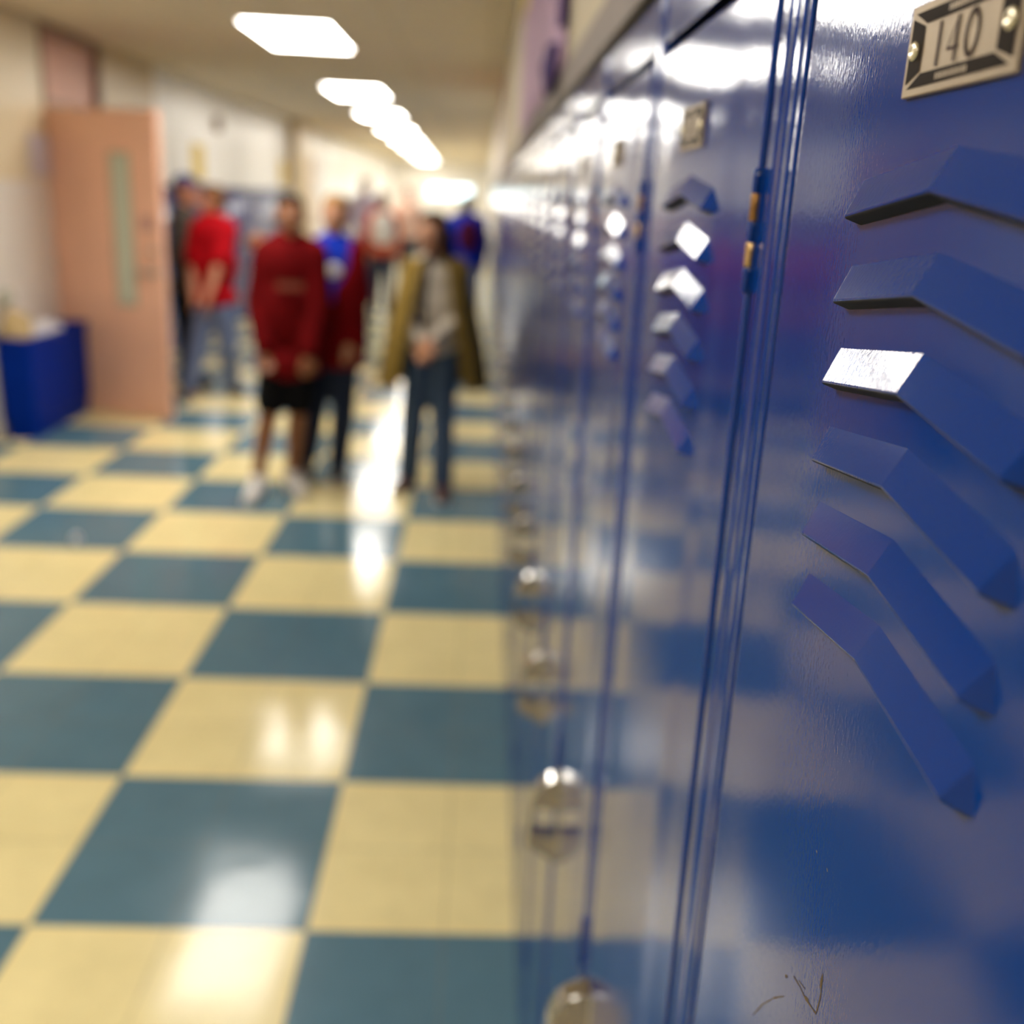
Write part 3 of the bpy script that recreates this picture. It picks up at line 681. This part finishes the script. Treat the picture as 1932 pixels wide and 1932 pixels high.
    if hair:
        hm, style = hair; b = MB()
        b.ell(hd + U * .045 * s - F * .020 * s, (.077 * s, .086 * s, .078 * s), face); b.ell(hd + U * .00 - F * .042 * s, (.074 * s, .062 * s, .085 * s), face)
        b.ell(hd + U * .082 * s + F * .018 * s, (.058 * s, .055 * s, .035 * s), face)
        if style == 'long':
            for e in (-1, 1):
                b.cap(hd + S * e * .068 * s - F * .02, .03 * s, hd + S * e * .072 * s - U * .13 * s - F * .03, .032 * s)
                b.cap(hd + S * e * .04 * s - F * .055 * s, .045 * s, hd + S * e * .045 * s - U * .17 * s - F * .06, .045 * s)
        if style == 'pony': b.cap(hd - F * .10 * s + U * .02, .035 * s, hd - F * .14 * s - U * .10 * s, .02 * s)
        blob('hair', b, .008, hm, root, 1)
    for it in clothes:
        kind, m_ = it[0], it[1]; o_ = it[2] if len(it) > 2 else {}
        b = MB(); c = b.cap; x = o_.get('fat', 0.016) * 1.0
        if kind in ('shirt', 'hoodie', 'tee'):
            lo = o_.get('hem', hp.z - .02)
            b.ell(ch - U * .06 * s, (.140 * s + x, .090 * s + x, .16 * s + x), tyaw); b.ell((ch * .45 + hp * .55), (.130 * s + x, .088 * s + x, .20 * s), tyaw)
            hc = Vector((hp.x, hp.y, lo + .07)); b.ell(hc, (.152 * s + x, .112 * s + x, .10), tyaw)
            b.ell((hc + ch) / 2, (.150 * s + x, .100 * s + x, (ch.z - lo) * .42), tyaw)
            c(j['sl'], .055 * s + x * .7, j['neck'] - U * .045 * s, .055 * s + x * .5); c(j['sr'], .055 * s + x * .7, j['neck'] - U * .045 * s, .055 * s + x * .5)
            for a in 'lr':
                if kind == 'tee': e2 = j['s' + a].lerp(j['e' + a], .80); c(j['s' + a], .052 * s + x * .8, e2, .055 * s + x * .6)
                else: c(j['s' + a], .050 * s + x, j['e' + a], .042 * s + x); c(j['e' + a], .042 * s + x, j['w' + a].lerp(j['e' + a], .06), .030 * s + x * .8)
            if kind == 'hoodie':
                b.ell(j['neck'] - U * .03 * s - F * .055 * s, (.095 * s, .055 * s, .055 * s), face); c(j['neck'] + S * .06 * s - U * .02, .03 * s, j['neck'] - F * .06 * s, .035 * s); c(j['neck'] - S * .06 * s - U * .02, .03 * s, j['neck'] - F * .06 * s, .035 * s)
        if kind in ('trousers', 'shorts'):
            b.ell(hp + U * .03, (.136 * s + x * .6, .088 * s + x * .6, .10 * s), tyaw)
            for a in 'lr':
                if kind == 'shorts': k2 = j['h' + a].lerp(j['k' + a], o_.get('len', .82)); c(j['h' + a], .086 * s + x * .7, k2, .078 * s + x * .6)
                else:
                    fl = o_.get('flare', 0); an = j['a' + a].copy(); an.z = max(an.z - .02, .05)
                    c(j['h' + a], .086 * s + x * .5, j['k' + a], .058 * s + x * .7); c(j['k' + a], .058 * s + x * .7, an, .044 * s + x * .7 + fl)
        if kind == 'shoes':
            for a in 'lr':
                b = MB(); t_ = j['t' + a].copy(); heel = j['a' + a].copy(); hl = heel - (t_ - heel).normalized() * .01; hl.z = .045 * s; t_.z = .036 * s
                fd = (t_ - hl); fd.z = 0; fd = fd.normalized(); yaw = math.atan2(fd.x, -fd.y) 
                b.cap(hl - fd * .015, .042 * s, hl.lerp(t_, .55), .044 * s); b.cap(hl.lerp(t_, .5), .044 * s, t_ + fd * .015, .036 * s); b.cap(hl, .044 * s, Vector((heel.x, heel.y, .085 * s)), .044 * s)
                sh = blob('shoe', b, .007, m_, root, 1)
                for v in sh.data.vertices: v.co.z = max(v.co.z, .003)
                b = MB(); pr = [hl.lerp(t_, q) for q in (0, .5, 1)]; b.cap(Vector((pr[0].x, pr[0].y, .012)) - fd * .02, .046 * s, Vector((pr[2].x, pr[2].y, .012)) + fd * .02, .041 * s)
                for i_, v in enumerate(b.v): b.v[i_] = (v[0], v[1], .0005 + (0 if v[2] < .012 else .018))
                b.obj('sole', M['sole'], sh, smooth=False)
            continue
        if kind == 'coat':
            # open-fronted shell: rings from one front edge round the back to the other
            th = .016; n = 30; rings = []
            for (z, ax, ay, op, cx, cy) in o_['levels']:
                outer = []; inner = []
                for i in range(n + 1):
                    t = math.radians(op + (360 - 2 * op) * i / n)     # 0 = front
                    dx, dy = math.sin(t), -math.cos(t)
                    fold = 1 + .05 * math.sin(9 * t) * max(0, (1.25 - z)) 
                    outer.append(Vector((cx - O.x + dx * ax * fold, cy - O.y + dy * ay * fold, z))); inner.append(Vector((cx - O.x + dx * (ax * fold - th), cy - O.y + dy * (ay * fold - th), z)))
                rings.append(outer + inner[::-1])
            k = len(b.v); N_ = 2 * (n + 1)
            for r_ in rings: b.v += [tuple(v) for v in r_]
            for i in range(len(rings) - 1):
                for q in range(N_):
                    q2 = (q + 1) % N_; b.f.append((k + i * N_ + q, k + i * N_ + q2, k + (i + 1) * N_ + q2, k + (i + 1) * N_ + q)); b.mi.append(0)
            for i, flip in ((0, 1), (len(rings) - 1, 0)):
                for q in range(n):
                    f = (k + i * N_ + q, k + i * N_ + q + 1, k + i * N_ + N_ - 2 - q, k + i * N_ + N_ - 1 - q); b.f.append(f[::-1] if flip else f); b.mi.append(0)
            for a in 'lr':
                c(j['s' + a], .066 * s, j['e' + a], .058 * s)
                if o_.get('sleeve', 1) == 1: c(j['e' + a], .056 * s, j['w' + a].lerp(j['e' + a], .08), .045 * s)
                c(j['s' + a], .062 * s, j['neck'] - U * .05 * s - F * .03, .04 * s)
            for e in (-1, 1): c(j['neck'] - F * .05 * s - U * .02, .03 * s, j['neck'] + S * e * .075 * s - U * .03 + F * .02, .024 * s)
        if kind == 'cap':
            b.ell(hd + U * .065 * s - F * .01, (.083 * s, .095 * s, .058 * s), face); b.ell(hd + U * .055 * s + F * .10 * s, (.06 * s, .065 * s, .010 * s), face)
        if kind == 'beanie':
            b.ell(hd + U * .055 * s - F * .015, (.085 * s, .097 * s, .080 * s), face); b.cap(hd + U * .13 * s, .02, hd + U * .14 * s, .022)
        if kind == 'vest' or kind == 'backpack':
            b.ell(ch - U * .16 * s + F * (.0 if kind == 'vest' else -.14), (.105 * s + x, .085 * s + x, .25 * s) if kind == 'vest' else (.13, .08, .20), tyaw)
        if kind == 'scarf':
            b.ell(j['neck'] - U * .02 * s, (.085 * s, .08 * s, .03 * s), face)
            c(j['neck'] + F * .07 * s - U * .03, .018, ch + F * .105 * s - U * .10, .018); c(ch + F * .105 * s - U * .10, .018, hp + F * .112 * s + U * .08, .014)
        nm = o_.get('name', kind); q = blob(nm, b, o_.get('vox', .010), m_, root, 2)
        if 'label' in o_: q['label'] = o_['label']
    return root, j, F, S

fab = lambda n, c, r=0.85: mat(n, c, r, var=0.12, vscale=14, bump=0.0015, bscale=40, sheen=0.0, spec=0.08)
M['eye'] = mat('eye_white', (0.75, 0.72, 0.68), 0.2); M['iris'] = mat('dark_iris', (0.02, 0.012, 0.008), 0.2); M['lips'] = mat('lips', (0.25, 0.08, 0.06), 0.5); M['sole'] = mat('rubber_sole', (0.55, 0.52, 0.48), 0.7)
sk_d = mat('brown_skin', (0.26, 0.095, 0.035), 0.5, var=0.06); sk_m = mat('tan_skin', (0.42, 0.19, 0.095), 0.5, var=0.06); sk_l = mat('light_skin', (0.46, 0.19, 0.11), 0.5, var=0.06)
hr_k = fab('black_hair', (0.012, 0.006, 0.004), 0.5); hr_b = fab('brown_hair', (0.10, 0.045, 0.015), 0.5); hr_y = fab('dark_blond_hair', (0.36, 0.20, 0.07), 0.5); hr_db = fab('dark_brown_hair', (0.04, 0.016, 0.008), .5)
red1 = fab('dark_red_fleece', (0.115, 0.0015, 0.0025)); red2 = fab('red_jacket_cloth', (0.15, 0.002, 0.004)); red3 = fab('bright_red_cotton', (0.30, 0.002, 0.006))
blk = fab('black_cloth', (0.006, 0.006, 0.007)); jean = fab('blue_denim', (0.055, 0.085, 0.14)); jean_d = fab('dark_denim', (0.022, 0.03, 0.055)); jean_l = fab('faded_denim', (0.13, 0.17, 0.30))
olive = fab('olive_coat_cloth', (0.20, 0.13, 0.03)); greyc = fab('pale_grey_knit', (0.50, 0.44, 0.36)); royal = fab('royal_blue_cotton', (0.01, 0.035, 0.42)); wht = fab('white_cotton', (0.86, 0.80, 0.72))
whs = mat('white_leather', (0.78, 0.74, 0.70), 0.5); brn = mat('brown_leather', (0.09, 0.022, 0.010), 0.45); dks = mat('dark_leather', (0.015, 0.013, 0.012), 0.5); orr = fab('orange_red_knit', (0.55, 0.10, 0.035)); dkg = fab('charcoal_cloth', (0.055, 0.045, 0.038))
yel = fab('yellow_green_knit', (0.52, 0.48, 0.11)); lil = fab('lilac_cotton', (0.50, 0.42, 0.52)); peach = fab('peach_cotton', (0.62, 0.40, 0.30)); mar = fab('maroon_nylon', (0.06, 0.006, 0.03))

# red sweatshirt, black shorts
J1 = dict(head=(-0.971, 5.35, 1.446), neck=(-0.967, 5.36, 1.335), sl=(-1.085, 5.36, 1.255), sr=(-0.868, 5.37, 1.262), el=(-1.135, 5.36, 1.010), er=(-0.842, 5.33, 1.008),
    wl=(-1.095, 5.27, 0.790), wr=(-0.870, 5.24, 0.790), hl=(-1.052, 5.36, 0.715), hr=(-0.930, 5.37, 0.715), kl=(-1.100, 5.34, 0.430), kr=(-0.958, 5.38, 0.430), al=(-1.165, 5.33, 0.095), ar=(-1.000, 5.46, 0.095),
    tl=(-1.165, 5.14, 0.03), tr=(-0.935, 5.30, 0.03))
r, j, F, S = person((-1.0, 5.36), J1, 0.25, 0.98, sk_d, [('hoodie', red1, dict(fat=.034, hem=.64, name='sweatshirt')), ('shorts', blk, dict(len=.72, fat=.018)), ('shoes', whs)],
    'person in a dark red sweatshirt, black shorts and white trainers, standing mid-corridor', (hr_k, 'short'))
b = MB(); cy = -0.172
for i in range(8): b.box((-0.062 + i * 0.0165, cy - .004, 1.135 - .018), (-0.062 + i * 0.0165 + .011, cy + .02, 1.135 + .018))
b.obj('chest_lettering', fab('faded_lettering', (0.24, 0.07, 0.045)), r, loc=(0.045, 0.02, -0.02))
# red jacket over blue shirt
J2 = dict(head=(-0.791, 5.66, 1.452), neck=(-0.792, 5.67, 1.342), sl=(-0.900, 5.66, 1.275), sr=(-0.690, 5.66, 1.280), el=(-1.03, 5.62, 1.27), er=(-0.655, 5.66, 1.035),
    wl=(-1.135, 5.56, 1.29), wr=(-0.712, 5.55, 0.810), hl=(-0.865, 5.66, 0.735), hr=(-0.750, 5.66, 0.735), kl=(-0.915, 5.68, 0.40), kr=(-0.752, 5.66, 0.395), al=(-0.985, 5.83, 0.09), ar=(-0.792, 5.74, 0.09),
    tl=(-0.965, 5.69, 0.03), tr=(-0.785, 5.60, 0.03))
lv = [(0.66, .165, .150, 2, -.790, 5.66), (0.80, .172, .158, 2, -.788, 5.66), (1.00, .168, .165, 3, -.788, 5.655), (1.09, .162, .162, 6, -.790, 5.655), (1.15, .156, .152, 24, -.790, 5.655), (1.23, .145, .130, 40, -.792, 5.66), (1.31, .085, .085, 48, -.792, 5.67)]
r, j, F, S = person((-0.79, 5.66), J2, -0.1, 0.96, sk_m, [('tee', royal, dict(fat=.008, name='blue_shirt')), ('coat', red2, dict(levels=lv, name='jacket')), ('trousers', jean_d), ('shoes', dks)],
    'person in open red jacket and blue shirt, arm round the one in shorts', (hr_y, 'short'))
b = MB(); b.ell((0.0, -0.093, 1.175), (.042, .006, .036), seg=14, rings=8); b.obj('shirt_print', wht, r, smooth=True)
# olive coat
J3 = dict(head=(-0.262, 5.43, 1.392), neck=(-0.246, 5.45, 1.288), sl=(-0.362, 5.46, 1.215), sr=(-0.128, 5.46, 1.222), el=(-0.415, 5.44, 0.985), er=(-0.085, 5.44, 0.990), wl=(-0.300, 5.30, 0.865), wr=(-0.250, 5.30, 0.865),
    hl=(-0.312, 5.46, 0.765), hr=(-0.190, 5.46, 0.765), kl=(-0.350, 5.46, 0.43), kr=(-0.186, 5.45, 0.43), al=(-0.374, 5.55, 0.09), ar=(-0.180, 5.42, 0.09), tl=(-0.420, 5.44, 0.03), tr=(-0.176, 5.27, 0.03), fold=(0, 0, 0))
lv = [(0.60, .300, .170, 36, -.245, 5.46), (0.75, .280, .175, 34, -.245, 5.45), (0.92, .245, .180, 30, -.246, 5.45), (1.08, .205, .160, 27, -.246, 5.45), (1.20, .165, .130, 27, -.246, 5.46), (1.275, .085, .085, 40, -.246, 5.46)]
person((-0.25, 5.45), J3, -0.55, 0.94, sk_m, [('shirt', greyc, dict(fat=.004, hem=.76, name='grey_top', vox=.008)), ('scarf', fab('dark_scarf', (.07, .055, .05)), {}), ('coat', olive, dict(levels=lv, sleeve=0)), ('trousers', jean, dict(flare=.008)), ('shoes', brn)],
    'person in a long open olive coat, pale top and jeans', (hr_k, 'long'))
# red polo by the door
J4 = dict(head=(-2.005, 7.90, 1.462), neck=(-2.002, 7.90, 1.342), sl=(-2.100, 7.86, 1.262), sr=(-1.900, 7.92, 1.270), el=(-2.150, 7.84, 1.010), er=(-1.945, 7.74, 1.0), wl=(-2.130, 7.76, 0.800), wr=(-1.995, 7.63, 0.79), hl=(-2.075, 7.90, 0.690), hr=(-1.955, 7.90, 0.690),
    kl=(-2.140, 7.84, 0.385), kr=(-1.930, 7.93, 0.385), al=(-2.200, 7.78, 0.09), ar=(-1.940, 8.05, 0.09), tl=(-2.190, 7.63, 0.03), tr=(-1.850, 7.95, 0.03))
person((-2.02, 7.9), J4, -1.2, 1.0, sk_l, [('tee', red3, dict(fat=.030, hem=.70, name='polo_shirt')), ('trousers', jean_l), ('shoes', dks)],
    'person in a bright red short-sleeved shirt and faded jeans beside the open pink door', (hr_b, 'short'))
J5 = dict(head=(-2.298, 8.30, 1.520), neck=(-2.305, 8.30, 1.405), sl=(-2.33, 8.19, 1.315), sr=(-2.33, 8.42, 1.315), el=(-2.31, 8.12, 1.05), er=(-2.33, 8.48, 1.05), wl=(-2.23, 8.10, 0.85), wr=(-2.24, 8.46, 0.85), hl=(-2.33, 8.24, 0.76), hr=(-2.33, 8.37, 0.76),
    kl=(-2.32, 8.22, 0.42), kr=(-2.33, 8.40, 0.42), al=(-2.34, 8.20, 0.09), ar=(-2.36, 8.41, 0.09), tl=(-2.19, 8.18, 0.03), tr=(-2.21, 8.39, 0.03))
person((-2.33, 8.3), J5, 1.35, 1.04, sk_l, [('shirt', dkg, dict(fat=.02, name='charcoal_shirt')), ('trousers', blk), ('shoes', dks), ('cap', fab('navy_cap', (.03, .045, .16)), {})],
    'person in a charcoal shirt, black trousers and navy cap, half hidden by the pink door', (hr_b, 'short'))

def stand(x, y, h, s, face, sway=0.0):
    """joints of a relaxed standing or walking figure of height h"""
    c_, n_ = math.cos(face), math.sin(face)
    def q(a, f, z): return (x + a * c_ + f * n_, y + a * n_ - f * c_, z)
    k = h / 1.6
    return dict(head=q(0, .02, 1.475 * k), neck=q(0, 0, 1.365 * k), sl=q(-.155 * k, 0, 1.285 * k), sr=q(.155 * k, 0, 1.285 * k), el=q(-.205 * k, .02 + sway, 1.03 * k), er=q(.205 * k, .02 - sway, 1.03 * k), wl=q(-.20 * k, .08 + sway, .80 * k), wr=q(.20 * k, .08 - sway, .80 * k),
        hl=q(-.075 * k, 0, .78 * k), hr=q(.075 * k, 0, .78 * k), kl=q(-.085 * k, .03 - sway, .43 * k), kr=q(.085 * k, .03 + sway, .43 * k), al=q(-.09 * k, -.03 - sway * 1.6, .09), ar=q(.09 * k, -.03 + sway, .09), tl=q(-.10 * k, .12 - sway * 1.6, .03), tr=q(.10 * k, .12 + sway, .03))
FAR = .010
person((-1.34, 14.0), stand(-1.34, 14.0, 1.60, 1, 0.1, .08), 0.1, 1.0, sk_m, [('shirt', orr, dict(fat=.012, name='orange_sweater')), ('vest', wht, dict(fat=.075, name='white_vest')), ('trousers', jean_d), ('shoes', dks)],
    'distant person in a white vest over orange-red sleeves and dark jeans', (hr_b, 'short'), vox=FAR)
person((-0.34, 15.0), stand(-0.34, 15.0, 1.44, 1, PI - .3, .07), PI - .3, 0.95, sk_d, [('shirt', dkg, dict(fat=.02, name='dark_sweater')), ('trousers', jean_d), ('shoes', dks), ('beanie', yel, {})],
    'person in a yellow-green knit hat, farther off behind the olive coat', (hr_k, 'short'), vox=FAR)
r, j, F, S = person((-0.20, 12.6), stand(-0.20, 12.6, 1.62, 1, PI + .1, .08), PI + .1, 1.0, sk_m, [('shirt', royal, dict(fat=.03, name='blue_jacket')), ('trousers', jean_l), ('shoes', dks), ('backpack', mar, dict(name='maroon_backpack'))],
    'distant person in a royal blue jacket walking away close to the right-hand lockers', (hr_db, 'short'), vox=FAR)
person((-1.90, 17.0), stand(-1.90, 17.0, 1.80, 1, 0, .05), 0, 1.08, sk_l, [('shirt', lil, dict(fat=.02, name='lilac_shirt')), ('trousers', jean), ('shoes', dks)],
    'tall far-off person in a lilac shirt before the white left wall', (hr_b, 'short'), vox=FAR)
person((-1.32, 18.5), stand(-1.32, 18.5, 1.70, 1, 0.2, .05), 0.2, 1.05, sk_l, [('shirt', peach, dict(fat=.02, name='peach_shirt')), ('trousers', jean_d), ('shoes', dks)],
    'far-off person in a peach shirt, left of the bright end window', (hr_b, 'short'), vox=FAR)
